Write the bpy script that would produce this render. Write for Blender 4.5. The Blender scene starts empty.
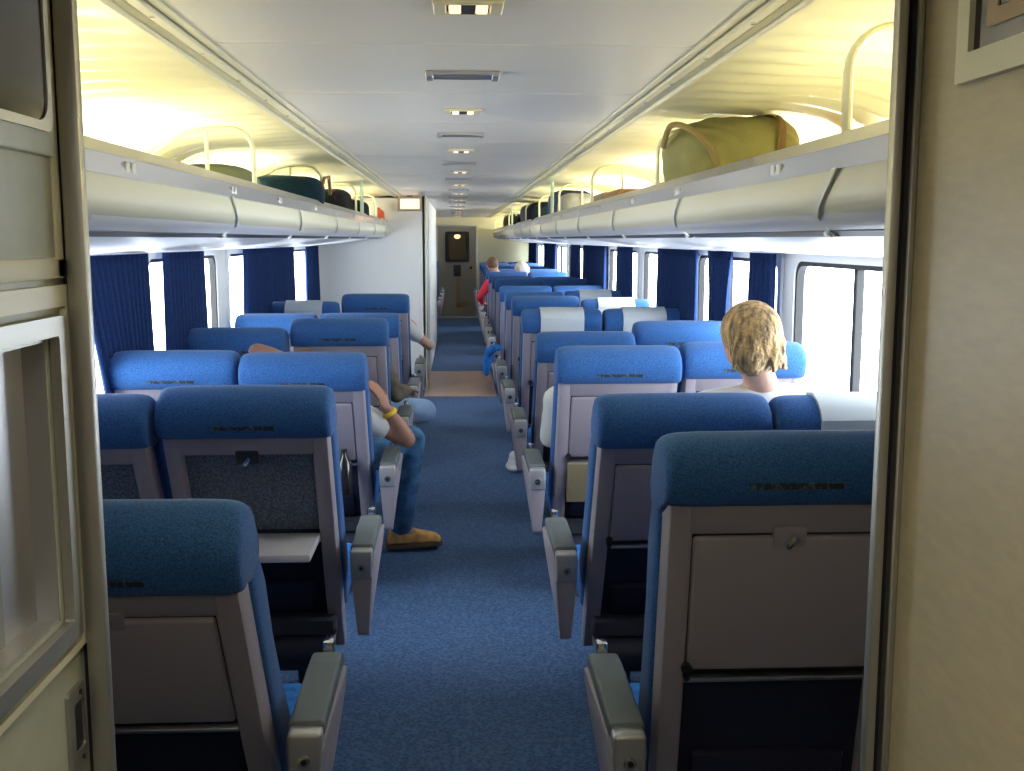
import bpy, bmesh, math, random
from mathutils import Vector, Matrix
random.seed(7)
PI = math.pi
SC = bpy.context.scene
COL = SC.collection

# ------------------------------------------------------------------ camera, world, exposure
cam_d = bpy.data.cameras.new('camera'); cam = bpy.data.objects.new('camera', cam_d); COL.objects.link(cam)
cam_d.sensor_width = 36; cam_d.lens = 36*1080/1024
cam_d.clip_start = .02; cam_d.clip_end = 500
cam.location = (0, 0, 1.6); cam.rotation_euler = (PI/2-.1345, 0, -.0493)
cam_d.dof.use_dof = False
SC.camera = cam
SC.view_settings.view_transform = 'Standard'; SC.view_settings.look = 'None'
SC.view_settings.gamma = 1; SC.view_settings.use_curve_mapping = False
SC.view_settings.exposure = 0.75
SC.cycles.max_bounces = 10; SC.cycles.diffuse_bounces = 5; SC.cycles.transparent_max_bounces = 12
SC.cycles.sample_clamp_indirect = 4

SKY = 8.5
w = bpy.data.worlds.new('overcast_sky'); SC.world = w; w.use_nodes = True
bg = w.node_tree.nodes['Background']; bg.inputs[0].default_value = (.9, .96, 1.0, 1); bg.inputs[1].default_value = SKY

def area(name, loc, rot, sx, sy, power, color=(1, 1, 1), parent=None, portal=False, spread=PI):
    l = bpy.data.lights.new(name, 'AREA'); l.shape = 'RECTANGLE'; l.size = sx; l.size_y = sy
    l.energy = power; l.color = color; l.spread = spread
    if portal: l.cycles.is_portal = True
    o = bpy.data.objects.new(name, l); COL.objects.link(o); o.location = loc; o.rotation_euler = rot
    if parent: o.parent = parent
    return o
# daylight portals just outside the two window walls (they only guide the sky light)
area('daylight_portal', (1.62, 11.5, 1.21), (0, PI/2, 0), .76, 22.5, 1, portal=True)
area('daylight_portal', (-1.62, 6.2, 1.21), (0, -PI/2, 0), .76, 11.6, 1, portal=True)
COVE = 48.0      # watts per ten metres of the warm tubes above the racks
VEST = 3.0

# ------------------------------------------------------------------ materials
def mat(name, col, rough=.6, metal=0., noise=None, bump=None, spec=.5, emit=None, estr=0, sheen=0):
    m = bpy.data.materials.new(name); m.use_nodes = True
    nt = m.node_tree; b = nt.nodes['Principled BSDF']
    c = (*col, 1)
    b.inputs['Base Color'].default_value = c; b.inputs['Roughness'].default_value = rough
    b.inputs['Metallic'].default_value = metal; b.inputs['Specular IOR Level'].default_value = spec
    if sheen: b.inputs['Sheen Weight'].default_value = sheen
    if emit: b.inputs['Emission Color'].default_value = (*emit, 1); b.inputs['Emission Strength'].default_value = estr
    if noise or bump:
        tc = nt.nodes.new('ShaderNodeTexCoord')
    if noise:
        sc, amt = noise[:2]; st = noise[2] if len(noise) > 2 else (1, 1, 1)
        mp = nt.nodes.new('ShaderNodeMapping'); mp.inputs['Scale'].default_value = st
        n = nt.nodes.new('ShaderNodeTexNoise'); n.inputs['Scale'].default_value = sc; n.inputs['Detail'].default_value = 4
        r = nt.nodes.new('ShaderNodeValToRGB')
        r.color_ramp.elements[0].position = .35; r.color_ramp.elements[1].position = .65
        r.color_ramp.elements[0].color = tuple(max(0, v*(1-amt)) for v in col)+(1,)
        r.color_ramp.elements[1].color = tuple(min(1, v*(1+amt)) for v in col)+(1,)
        nt.links.new(tc.outputs['Object'], mp.inputs[0]); nt.links.new(mp.outputs[0], n.inputs['Vector'])
        nt.links.new(n.outputs['Fac'], r.inputs[0]); nt.links.new(r.outputs[0], b.inputs['Base Color'])
    if bump:
        n2 = nt.nodes.new('ShaderNodeTexNoise'); n2.inputs['Scale'].default_value = bump[0]; n2.inputs['Detail'].default_value = 3
        bp = nt.nodes.new('ShaderNodeBump'); bp.inputs['Strength'].default_value = bump[1]; bp.inputs['Distance'].default_value = bump[2] if len(bump) > 2 else .003
        nt.links.new(tc.outputs['Object'], n2.inputs['Vector']); nt.links.new(n2.outputs['Fac'], bp.inputs['Height'])
        nt.links.new(bp.outputs[0], b.inputs['Normal'])
    return m
M = {}
M['blue'] = mat('blue_upholstery', (.030, .110, .315), .85, noise=(260, .35), bump=(300, .3, .002), sheen=.12, spec=.2)
M['blue2'] = mat('blue_seat_cloth', (.02, .15, .48), .85, noise=(45, .25), bump=(120, .3, .002), spec=.2)
M['navy'] = mat('navy_curtain_cloth', (.010, .030, .11), .9, noise=(60, .2), spec=.2)
M['shell'] = mat('mauve_grey_plastic', (.33, .295, .34), .42, noise=(3, .04), spec=.4)
M['tray'] = mat('mauve_grey_tray', (.35, .31, .355), .45, spec=.4)
M['traytop'] = mat('pale_tray_top', (.62, .60, .64), .4)
M['dark'] = mat('dark_plastic', (.02, .02, .028), .5)
M['navyplastic'] = mat('navy_lower_panel', (.012, .014, .04), .6)
M['carpetpanel'] = mat('grey_carpet_panel', (.15, .175, .23), .95, noise=(200, .45), spec=.1)
M['steel'] = mat('brushed_steel', (.46, .45, .42), .42, .85)
M['alu'] = mat('polished_aluminium', (.88, .89, .92), .22, 1., bump=(4, .15, .01))
M['satin'] = mat('satin_aluminium', (.60, .60, .64), .38, 1.)
M['chrome'] = mat('chrome', (.8, .8, .8), .12, 1.)
M['armpad'] = mat('grey_green_arm_pad', (.105, .130, .140), .45, spec=.5)
M['cap'] = mat('arm_end_cap', (.50, .49, .50), .35, .6)
M['cream'] = mat('cream_rack_plastic', (.82, .78, .60), .4)
M['rackunder'] = mat('rack_underside', (.78, .77, .80), .40)
M['ceil'] = mat('ceiling_panel', (.86, .825, .77), .32, spec=.35)
M['cove'] = mat('cove_ribbed_plastic', (.78, .75, .52), .45)
M['wallw'] = mat('white_wall_panel', (.90, .90, .885), .5, bump=(3, .03))
M['wallc'] = mat('cream_end_wall', (.80, .77, .55), .5)
M['hoop'] = mat('cream_painted_tube', (.80, .77, .50), .35)
M['green'] = mat('pale_mint_paint', (.45, .62, .50), .4)
M['corr'] = mat('beige_vestibule_laminate', (.54, .46, .32), .42, noise=(30, .05, (1, 1, 4)), spec=.4)
M['corrl'] = mat('grey_green_vestibule_panel', (.50, .52, .42), .40, noise=(30, .04), spec=.4)
M['gasket'] = mat('black_rubber', (.012, .012, .014), .6)
M['darkglass'] = mat('smoked_glass', (.015, .015, .016), .1)
M['doorf'] = mat('grey_brown_door', (.34, .31, .26), .45)
M['kick'] = mat('brown_door_marks', (.38, .25, .13), .5)
M['pink'] = mat('pinkish_floor_plate', (.42, .25, .20), .30, noise=(3, .3, (2, 12, 1)), spec=.7)
M['plinth'] = mat('dark_floor_cover', (.03, .035, .05), .7)
M['paper'] = mat('white_paper', (.62, .67, .70), .8)
M['skin'] = mat('skin', (.62, .36, .25), .55, noise=(30, .08)); M['skin2'] = mat('tanned_skin', (.38, .19, .13), .55, noise=(30, .08))
M['shirtw'] = mat('white_shirt', (.78, .78, .76), .9); M['jeans'] = mat('blue_jeans', (.055, .16, .32), .9, noise=(14, .45), bump=(30, .5, .006))
M['ljeans'] = mat('light_blue_cotton', (.30, .44, .68), .9, noise=(10, .15)); M['boot'] = mat('tan_nubuck', (.72, .38, .12), .8, noise=(25, .2))
M['sole'] = mat('brown_sole', (.12, .07, .04), .8); M['yellow'] = mat('yellow_silicone', (.85, .55, .03), .4)
M['hair'] = mat('blond_hair', (.42, .26, .10), .6, noise=(60, .6, (1, 1, .25)), bump=(70, 1, .01)); M['hairb'] = mat('brown_hair', (.16, .08, .04), .7, noise=(60, .3))
M['hairw'] = mat('pale_hair', (.75, .68, .55), .7); M['red'] = mat('red_cloth', (.75, .04, .08), .8); M['brown'] = mat('brown_cloth', (.12, .10, .075), .9, noise=(20, .4))
M['olive'] = mat('olive_green_canvas', (.27, .25, .085), .85, noise=(6, .18), bump=(18, .5, .012)); M['tan'] = mat('tan_strap', (.20, .115, .03), .7)
M['khaki'] = mat('khaki_end_canvas', (.26, .19, .07), .85, noise=(8, .15))
M['black'] = mat('black_nylon', (.008, .009, .013), .9, spec=.15, bump=(25, .5, .01)); M['teal'] = mat('dark_teal_nylon', (.004, .018, .030), .9, spec=.15, bump=(20, .4, .01))
M['dblue'] = mat('dark_blue_nylon', (.015, .03, .10), .7, bump=(20, .4, .01)); M['card'] = mat('brown_leather_case', (.25, .115, .04), .6)
M['orange'] = mat('orange_red_nylon', (.75, .11, .03), .6); M['greyn'] = mat('grey_nylon', (.30, .31, .33), .8); M['greenbag'] = mat('olive_grey_bag', (.15, .17, .09), .8, bump=(15, .5, .01))
M['warm'] = mat('warm_lamp_glass', (.9, .7, .5), .4, emit=(1, .62, .30), estr=1.25)
M['tube'] = mat('fluorescent_tube', (1, 1, .9), .4, emit=(1, .93, .6), estr=6)
M['signg'] = mat('lit_sign_glass', (.9, .7, .5), .4, emit=(1, .70, .45), estr=.85)
M['groundm'] = mat('pale_gravel', (.42, .44, .38), .9, noise=(2, .2))
M['strap'] = mat('cream_bracket', (.80, .79, .70), .4)
M['beige'] = mat('yellow_brown_paper', (.26, .21, .12), .7)

# glass: thin pane that lets daylight through
g = bpy.data.materials.new('clear_window_glass'); g.use_nodes = True; nt = g.node_tree
for n in list(nt.nodes): nt.nodes.remove(n)
o_ = nt.nodes.new('ShaderNodeOutputMaterial'); mx = nt.nodes.new('ShaderNodeMixShader'); t_ = nt.nodes.new('ShaderNodeBsdfTransparent'); gl = nt.nodes.new('ShaderNodeBsdfGlossy')
gl.inputs['Roughness'].default_value = .02; mx.inputs[0].default_value = .06; t_.inputs[0].default_value = (.97, .99, 1, 1)
nt.links.new(t_.outputs[0], mx.inputs[1]); nt.links.new(gl.outputs[0], mx.inputs[2]); nt.links.new(mx.outputs[0], o_.inputs[0]); M['glass'] = g

nt = M['navy'].node_tree; b = nt.nodes['Principled BSDF']; o_ = nt.nodes['Material Output']; tr = nt.nodes.new('ShaderNodeBsdfTranslucent'); tr.inputs[0].default_value = (.03, .12, .40, 1)
mx = nt.nodes.new('ShaderNodeMixShader'); mx.inputs[0].default_value = .06; nt.links.new(b.outputs[0], mx.inputs[1]); nt.links.new(tr.outputs[0], mx.inputs[2]); nt.links.new(mx.outputs[0], o_.inputs[0])

# carpet: blue with a fine woven check of speckles
m = bpy.data.materials.new('blue_speckled_carpet'); m.use_nodes = True; nt = m.node_tree; b = nt.nodes['Principled BSDF']
tc = nt.nodes.new('ShaderNodeTexCoord'); n = nt.nodes.new('ShaderNodeTexVoronoi'); n.inputs['Scale'].default_value = 75
n3 = nt.nodes.new('ShaderNodeTexNoise'); n3.inputs['Scale'].default_value = 120; n3.inputs['Detail'].default_value = 3
r = nt.nodes.new('ShaderNodeValToRGB'); r.color_ramp.elements[0].color = (.008, .034, .112, 1); r.color_ramp.elements[1].color = (.07, .15, .31, 1)
r.color_ramp.elements[0].position = .25; r.color_ramp.elements[1].position = .75
mt = nt.nodes.new('ShaderNodeMath'); mt.operation = 'MULTIPLY'
nt.links.new(tc.outputs['Object'], n.inputs['Vector']); nt.links.new(tc.outputs['Object'], n3.inputs['Vector'])
ma = nt.nodes.new('ShaderNodeMath'); ma.operation = 'ADD'; nt.links.new(n.outputs['Distance'], ma.inputs[0]); nt.links.new(n3.outputs['Fac'], ma.inputs[1])
mt.inputs[1].default_value = .55; nt.links.new(ma.outputs[0], mt.inputs[0]); nt.links.new(mt.outputs[0], r.inputs[0]); nt.links.new(r.outputs[0], b.inputs['Base Color'])
b.inputs['Roughness'].default_value = .8; b.inputs['Specular IOR Level'].default_value = .5
bp = nt.nodes.new('ShaderNodeBump'); bp.inputs['Strength'].default_value = .5; bp.inputs['Distance'].default_value = .004
nt.links.new(ma.outputs[0], bp.inputs['Height']); nt.links.new(bp.outputs[0], b.inputs['Normal']); M['carpet'] = m

# embroidered strip: dark band crossed by illegible pale stitches
m = bpy.data.materials.new('embroidered_strip'); m.use_nodes = True; nt = m.node_tree; b = nt.nodes['Principled BSDF']
tc = nt.nodes.new('ShaderNodeTexCoord'); mp = nt.nodes.new('ShaderNodeMapping'); mp.inputs['Scale'].default_value = (130, 60, 60)
n = nt.nodes.new('ShaderNodeTexNoise'); n.inputs['Scale'].default_value = 1; r = nt.nodes.new('ShaderNodeValToRGB')
r.color_ramp.elements[0].color = (.018, .030, .055, 1); r.color_ramp.elements[1].color = (.085, .12, .16, 1); r.color_ramp.elements[0].position = .48; r.color_ramp.elements[1].position = .62
nt.links.new(tc.outputs['Object'], mp.inputs[0]); nt.links.new(mp.outputs[0], n.inputs['Vector']); nt.links.new(n.outputs['Fac'], r.inputs[0]); nt.links.new(r.outputs[0], b.inputs['Base Color'])
b.inputs['Roughness'].default_value = .8; M['embro'] = m

# ------------------------------------------------------------------ mesh helpers
def put(bm, tmp, mtx=None):
    if mtx is not None: bmesh.ops.transform(tmp, matrix=mtx, verts=tmp.verts)
    me = bpy.data.meshes.new('t'); tmp.to_mesh(me); tmp.free(); bm.from_mesh(me); bpy.data.meshes.remove(me)
def box(bm, x0, x1, y0, y1, z0, z1, bev=0, seg=2, mtx=None):
    t = bmesh.new(); bmesh.ops.create_cube(t, size=1)
    for v in t.verts: v.co = Vector(((x0+x1)/2+v.co.x*(x1-x0), (y0+y1)/2+v.co.y*(y1-y0), (z0+z1)/2+v.co.z*(z1-z0)))
    if bev: bmesh.ops.bevel(t, geom=list(t.edges), offset=bev, segments=seg, profile=.5, affect='EDGES')
    put(bm, t, mtx)
def prism(bm, pts, axis, a0, a1, bev=0, seg=2):
    """closed outline pts extruded along axis ('X': pts are (y,z); 'Y': (x,z); 'Z': (x,y))"""
    t = bmesh.new(); vs = []
    for a in (a0, a1):
        row = []
        for p in pts:
            c = {'X': (a, p[0], p[1]), 'Y': (p[0], a, p[1]), 'Z': (p[0], p[1], a)}[axis]
            row.append(t.verts.new(c))
        vs.append(row)
    k = len(pts)
    t.faces.new(vs[0]); t.faces.new(vs[1][::-1])
    for i in range(k): t.faces.new((vs[0][i], vs[1][i], vs[1][(i+1) % k], vs[0][(i+1) % k]))
    bmesh.ops.recalc_face_normals(t, faces=t.faces)
    if bev: bmesh.ops.bevel(t, geom=list(t.edges), offset=bev, segments=seg, profile=.5, affect='EDGES')
    put(bm, t)
def tube(bm, pts, r, n=10, r2=None, closed=False, flat=None):
    """swept round tube (or flat=(half width vector)) through pts; r may be a list"""
    P = [Vector(p) for p in pts]; rs = r if isinstance(r, (list, tuple)) else [r]*len(P)
    t = bmesh.new(); rings = []; up = None
    for i, p in enumerate(P):
        a = P[max(i-1, 0)]; c = P[min(i+1, len(P)-1)]
        if closed: a = P[i-1]; c = P[(i+1) % len(P)]
        d = (c-a).normalized()
        if up is None:
            up = Vector((0, 0, 1)) if abs(d.z) < .9 else Vector((0, 1, 0))
        s = d.cross(up).normalized(); up = s.cross(d).normalized()
        sc = flat if flat else (1, 1)
        rings.append([t.verts.new(p+s*math.cos(2*PI*k/n)*rs[i]*sc[0]+up*math.sin(2*PI*k/n)*rs[i]*sc[1]) for k in range(n)])
    m_ = len(rings)
    for i in range(m_ if closed else m_-1):
        A, B = rings[i], rings[(i+1) % m_]
        for k in range(n): t.faces.new((A[k], A[(k+1) % n], B[(k+1) % n], B[k]))
    if not closed: t.faces.new(rings[0][::-1]); t.faces.new(rings[-1])
    bmesh.ops.recalc_face_normals(t, faces=t.faces); put(bm, t)
def smooth(pts, k=6):
    P = [Vector(p) for p in pts]; out = []
    for i in range(len(P)-1):
        a, b_, c, d = P[max(i-1, 0)], P[i], P[i+1], P[min(i+2, len(P)-1)]
        for j in range(k):
            t = j/k; out.append(.5*((2*b_)+(c-a)*t+(2*a-5*b_+4*c-d)*t*t+(3*b_-a-3*c+d)*t*t*t))
    return out+[P[-1]]
def cyl(bm, c, ax, r, h, n=16, bev=0):
    t = bmesh.new(); bmesh.ops.create_cone(t, cap_ends=True, segments=n, radius1=r, radius2=r, depth=h)
    if bev: bmesh.ops.bevel(t, geom=[e for e in t.edges if abs(e.verts[0].co.z-e.verts[1].co.z) < 1e-6], offset=bev, segments=2, affect='EDGES')
    q = Vector((0, 0, 1)).rotation_difference(Vector(ax)); put(bm, t, Matrix.Translation(c) @ q.to_matrix().to_4x4())
def ball(bm, c, r, sub=3, rot=None):
    t = bmesh.new(); bmesh.ops.create_icosphere(t, subdivisions=sub, radius=1)
    r = r if isinstance(r, (tuple, list)) else (r, r, r)
    mt_ = Matrix.Translation(c) @ (rot.to_4x4() if rot else Matrix.Identity(4)) @ Matrix.Diagonal((*r, 1)); put(bm, t, mt_)
def ringframe(bm, axis, a0, a1, o, i, rad, nseg=6):
    """flat frame: outer rect o=(u0,u1,v0,v1), inner rounded rect i, extruded from a0 to a1 along axis X (u=y,v=z)"""
    def rr(q, r):
        u0, u1, v0, v1 = q; out = []
        for (cu, cv, s) in ((u1-r, v1-r, 0), (u0+r, v1-r, 1), (u0+r, v0+r, 2), (u1-r, v0+r, 3)):
            for k in range(nseg+1):
                a = PI/2*(s+k/nseg); out.append((cu+r*math.cos(a), cv+r*math.sin(a)))
        return out
    O = rr(o, rad*.6 + .001); I = rr(i, rad); t = bmesh.new(); L = []
    for ring in (O, I):
        for a in (a0, a1): L.append([t.verts.new((a, u, v) if axis == 'X' else (u, a, v)) for u, v in ring])
    k = len(O)
    for j in range(k):
        j2 = (j+1) % k
        for A, B in ((0, 2), (1, 3), (0, 1), (2, 3)): t.faces.new((L[A][j], L[A][j2], L[B][j2], L[B][j]))
    bmesh.ops.recalc_face_normals(t, faces=t.faces); put(bm, t)
def obj(name, bm, m, parent=None, smooth=True, loc=None, sharp=40):
    me = bpy.data.meshes.new(name); bm.to_mesh(me); bm.free()
    me.materials.append(M[m] if isinstance(m, str) else m)
    if smooth:
        for p in me.polygons: p.use_smooth = True
        me.set_sharp_from_angle(angle=math.radians(sharp))
    o = bpy.data.objects.new(name, me); COL.objects.link(o)
    if parent: o.parent = parent
    if loc: o.location = loc
    return o
def tag(o, label, cat, group=None):
    o['label'] = label; o['category'] = cat
    if group: o['group'] = group
    return o
def thing(name, loc, label, cat, group=None):
    o = bpy.data.objects.new(name, None); COL.objects.link(o); o.location = loc; o.empty_display_size = .1
    return tag(o, label, cat, group)
def struct(name, bm, m, smooth=False, parent=None):
    o = obj(name, bm, m, parent, smooth)
    if not parent: o['kind'] = 'structure'
    return o
def B(): return bmesh.new()
def dup(o, parent=None):
    c = o.copy(); COL.objects.link(c)
    if parent: c.parent = parent
    for ch in list(o.children): dup(ch, c)
    return c

YP, YE = 11.5, 22.45       # left partition, end wall
XW = 1.5                   # side walls
ZC = 2.05

# ------------------------------------------------------------------ floor, ceiling
b = B(); box(b, -1.6, 1.6, -1.6, 22.6, -.06, 0); struct('floor', b, 'carpet')
b = B(); box(b, -.36, .385, 10.98, 13.1, .0, .008, .002, 1); box(b, -.36, .385, 10.95, 11.0, .0, .011, .002, 1); o = struct('trim_1', b, 'pink')
b = B(); box(b, -.45, .5, 22.20, 22.44, 0, .02, .004, 1); struct('trim_2', b, 'satin')

# centre ceiling, panel by panel with a thin reveal between
b = B(); ys = [1.08]; y = 2.6-.85
while y < YE: ys.append(y) if y > 1.1 else None; y += .85
ys.append(YE)
for y0, y1 in zip(ys, ys[1:]): box(b, -.56, .56, y0+.005, y1-.005, ZC, ZC+.02)
cl = struct('ceiling', b, 'ceil')
b = B(); box(b, -.6, .6, 1.08, YE, ZC+.016, ZC+.03); struct('joint_backing', b, 'dark', parent=cl)
# cove ceiling above the racks: ribbed shell
prof = [(.655, 2.052), (.70, 2.054), (.78, 2.056), (.88, 2.058), (.98, 2.057), (1.08, 2.052), (1.17, 2.040), (1.25, 2.018), (1.32, 1.985), (1.38, 1.94), (1.43, 1.885), (1.465, 1.82), (1.485, 1.75), (1.495, 1.62)]
def cove(name, s, y0, y1):
    b = B(); n = int((y1-y0)/.0225); rows = []
    for j in range(n+1):
        y = y0+(y1-y0)*j/n; ph = (y % .18)/.18
        rib = max(0, math.cos((ph-.5)*2*PI*.8))**.7 if abs(ph-.5) < .31 else 0
        row = []
        for k, (px, pz) in enumerate(prof):
            a = 0 if k < 2 else (min(1, (k-1)/2.))
            a0 = prof[max(k-1, 0)]; a1 = prof[min(k+1, len(prof)-1)]; tx, tz = a1[0]-a0[0], a1[1]-a0[1]; L = math.hypot(tx, tz)
            h = rib*a*.020; row.append(b.verts.new((s*(px+tz/L*h), y, pz-tx/L*h)))
        rows.append(row)
    for A, C in zip(rows, rows[1:]):
        for k in range(len(A)-1):
            b.faces.new((A[k], A[k+1], C[k+1], C[k]) if s > 0 else (A[k], C[k], C[k+1], A[k+1]))
    o = struct(name, b, 'cove', True); o.data.set_sharp_from_angle(angle=PI); return o
cove('ceiling_left', -1, 1.08, YP); cove('ceiling_right', 1, 1.08, YE)
b = B(); box(b, -1.6, -.45, YP, YE, ZC-.02, ZC+.02); struct('ceiling_far_left', b, 'ceil')
b = B(); box(b, -1.65, 1.65, -1.6, YE+.15, ZC+.12, ZC+.16); struct('ceiling_roof', b, 'ceil')
# slotted air diffuser strip each side
for i, (s, ye) in enumerate(((-1, YP), (1, YE))):
    b = B()
    for x0, x1, z in ((.562, .585, -.004), (.592, .618, -.010), (.625, .650, -.006), (.652, .665, -.016)):
        a0, a1 = sorted((s*x0, s*x1)); box(b, a0, a1, 1.08, ye, ZC+z, ZC+.012, .002, 1)
    o = struct('trim_%d' % (3+i), b, 'satin' if 0 else 'cream')
    b = B(); a0, a1 = sorted((s*.56, s*.655)); box(b, a0, a1, 1.08, ye, ZC+.008, ZC+.016); struct('slot_backing', b, 'dark', parent=o)
    y = 1.4
    while y < ye*.6:
        b = B(); cyl(b, (s*.605, y, ZC-.012), (0, 0, 1), .006, .006, 8); struct('screw', b, 'chrome', parent=o); y += .43

# ------------------------------------------------------------------ side walls with windows
ZW0, ZW1 = .90, 1.52
WR = [(2.98, 4.77), (4.98, 6.72), (6.92, 8.72), (8.98, 10.72), (10.92, 12.72), (12.96, 14.72), (14.92, 16.72), (16.98, 18.72), (18.92, 20.7), (20.9, 22.3)]
WL = [(3.34, 5.06), (5.27, 6.80), (7.12, 8.85), (9.05, 10.98)]
def side_wall(name, s, wins, y0, y1):
    b = B(); xs = sorted((s*XW, s*(XW+.045)))
    box(b, *xs, y0, y1, 0, ZW0); box(b, *xs, y0, y1, ZW1, 2.2)
    e = [y0]+[v for q in wins for v in q]+[y1]
    for a, c in zip(e[0::2], e[1::2]): box(b, *xs, a, c, ZW0, ZW1)
    struct(name, b, 'wallw')
side_wall('wall_left', -1, WL, 1.0, YE+.1); side_wall('wall_right', 1, WR, 1.0, YE+.1)
wn = 0
for s, wins in ((-1, WL), (1, WR)):
    for (a, c) in wins:
        wn += 1
        b = B(); xs = sorted((s*(XW-.012), s*(XW+.025)))
        ringframe(b, 'X', *xs, (a-.035, c+.035, ZW0-.03, ZW1+.03), (a+.02, c-.02, ZW0+.02, ZW1-.015), .075)
        f = struct('window_%d' % wn, b, 'wallw', True)
        b = B(); xs = sorted((s*(XW-.004), s*(XW+.030)))
        ringframe(b, 'X', *xs, (a+.012, c-.012, ZW0+.012, ZW1-.008), (a+.038, c-.038, ZW0+.038, ZW1-.034), .07)
        obj('gasket', b, 'gasket', f)
        mid = a+.60*(c-a) if s > 0 else a+.45*(c-a)
        b = B(); xs = sorted((s*(XW+.005), s*(XW+.04))); box(b, *xs, mid-.014, mid+.014, ZW0+.02, ZW1-.02, .004, 1); obj('mullion', b, 'gasket', f)
        b = B(); xs = sorted((s*(XW+.02), s*(XW+.026))); box(b, *xs, a+.01, c-.01, ZW0+.01, ZW1-.01); obj('pane', b, 'glass', f)
# wall heater cover / ledge under windows
for i, (s, ye) in enumerate(((-1, YP), (1, YE))):
    b = B(); xs = sorted((s*1.455, s*XW)); box(b, *xs, 1.1, ye, 0, .22, .01, 1); struct('baseboard_'+('left', 'right')[i], b, 'satin')

# partition on the left (closet block) and end wall with door
b = B(); box(b, -XW, -.345, YP, YP+.05, 0, 2.2); box(b, -.375, -.345, YP, 17.2, 0, 2.2); box(b, -XW, -.345, 17.15, 17.2, 0, 2.2); struct('wall_partition', b, 'wallw')
b = B(); box(b, -.352, -.338, YP-.012, YP+.06, 0, ZC, .003, 1); box(b, -.350, -.340, 12.6, 12.63, 0, ZC); struct('trim_5', b, 'cream')
b = B()
box(b, -1.6, -.42, YE, YE+.08, 0, 2.2); box(b, .36, 1.6, YE, YE+.08, 0, 2.2); box(b, -.42, .36, YE, YE+.08, 1.86, 2.2); struct('wall_far', b, 'wallc')
b = B(); box(b, -.42, .36, YE+.01, YE+.05, 0, 1.20); box(b, -.42, .36, YE+.01, YE+.05, 1.70, 1.86); box(b, -.42, -.20, YE+.01, YE+.05, 1.2, 1.7); box(b, .155, .36, YE+.01, YE+.05, 1.2, 1.7); d = struct('door_1', b, 'doorf')
b = B(); ringframe(b, 'Y', YE-.02, YE+.01, (-.27, .225, 1.13, 1.76), (-.20, .155, 1.20, 1.70), .07); obj('door_window_frame', b, 'gasket', d)
b = B(); box(b, -.21, .165, YE-.004, YE+.008, 1.19, 1.71, .004, 1); obj('door_pane', b, 'glass', d)
b = B(); box(b, -.6, .6, YE+1.2, YE+1.25, 0, 2.1); box(b, -.65, -.6, YE+.1, YE+1.2, 0, 2.1); box(b, .6, .65, YE+.1, YE+1.2, 0, 2.1); box(b, -.6, .6, YE+.1, YE+1.2, 2.06, 2.1); box(b, -.65, .65, YE+.08, YE+1.25, -.06, 0); struct('wall_end_vestibule', b, 'doorf')
b = B(); ball(b, (-.02, YE+.8, 1.66), (.07, .07, .05), 3); o = obj('vestibule_lamp', b, 'warm'); tag(o, 'round amber lamp glowing behind the end door window', 'lamp')
b = B(); box(b, -.10, .05, YE-.01, YE+.008, .84, 1.08, .01, 1); obj('door_plate', b, 'dark', d)
b = B(); box(b, -.05, .03, YE-.006, YE+.008, .2, .82, .004, 1); box(b, -.05, .2, YE-.006, YE+.008, .22, .32, .004, 1); obj('door_kick_mark', b, 'kick', d)
b = B(); ball(b, (.26, YE-.03, 1.02), .03, 2); obj('door_handle', b, 'gasket', d)
b = B(); box(b, -.45, -.42, YE-.03, YE+.06, 0, 1.89, .004, 1); box(b, .36, .39, YE-.03, YE+.06, 0, 1.89, .004, 1); box(b, -.45, .39, YE-.03, YE+.06, 1.86, 1.89, .004, 1); struct('trim_6', b, 'satin')

# ------------------------------------------------------------------ near bulkhead and vestibule corridor around the camera
b = B(); box(b, -XW-.1, -.39, 1.02, 1.075, 0, 2.2); box(b, .46, XW+.1, 1.02, 1.075, 0, 2.2); struct('wall_front', b, 'corr')
b = B(); box(b, -.40, -.357, -1.5, 1.0, 0, 1.262); box(b, -.40, -.357, -1.5, 1.0, 1.514, ZC+.06); box(b, -.40, -.357, -1.5, .50, 1.262, 1.514); box(b, -.40, -.357, .948, 1.0, 1.262, 1.514); struct('wall_corridor_left', b, 'corrl')
b = B(); box(b, .421, .47, -1.5, .99, 0, ZC+.06); struct('wall_corridor_right', b, 'corr')
b = B(); box(b, -1.6, 1.6, -1.6, -1.5, 0, 2.2); struct('wall_back', b, 'corr')
b = B(); box(b, -.46, .5, -1.5, 1.08, ZC+.05, ZC+.09); struct('ceiling_corridor', b, 'ceil')
b = B(); box(b, -.357, .43, .99, 1.06, ZC+.0, ZC+.06); struct('trim_7', b, 'steel')
# jambs
b = B(); box(b, -.350, -.331, .985, 1.0, 0, ZC+.05, .004, 2); struct('trim_8', b, 'steel', True)
b = B(); box(b, -.395, -.340, .9995, 1.005, 0, ZC+.05); box(b, -.395, -.372, 1.0, 1.06, 0, ZC+.05); struct('trim_9', b, 'dark')
b = B(); box(b, .396, .406, .985, 1.0, 0, ZC+.05, .003, 2); box(b, .4135, .421, .985, 1.0, 0, ZC+.05, .002, 1); struct('trim_10', b, 'steel', True)
b = B(); box(b, .404, .465, .9995, 1.005, 0, ZC+.05); box(b, .432, .465, 1.0, 1.06, 0, ZC+.05); struct('trim_11', b, 'dark')

A = -.357
def lp(b_, y0, y1, z0, z1, d0=0., d1=.004, bev=.0015): box(b_, A-d0, A+d1, y0, y1, z0, z1, bev, 2)
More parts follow.
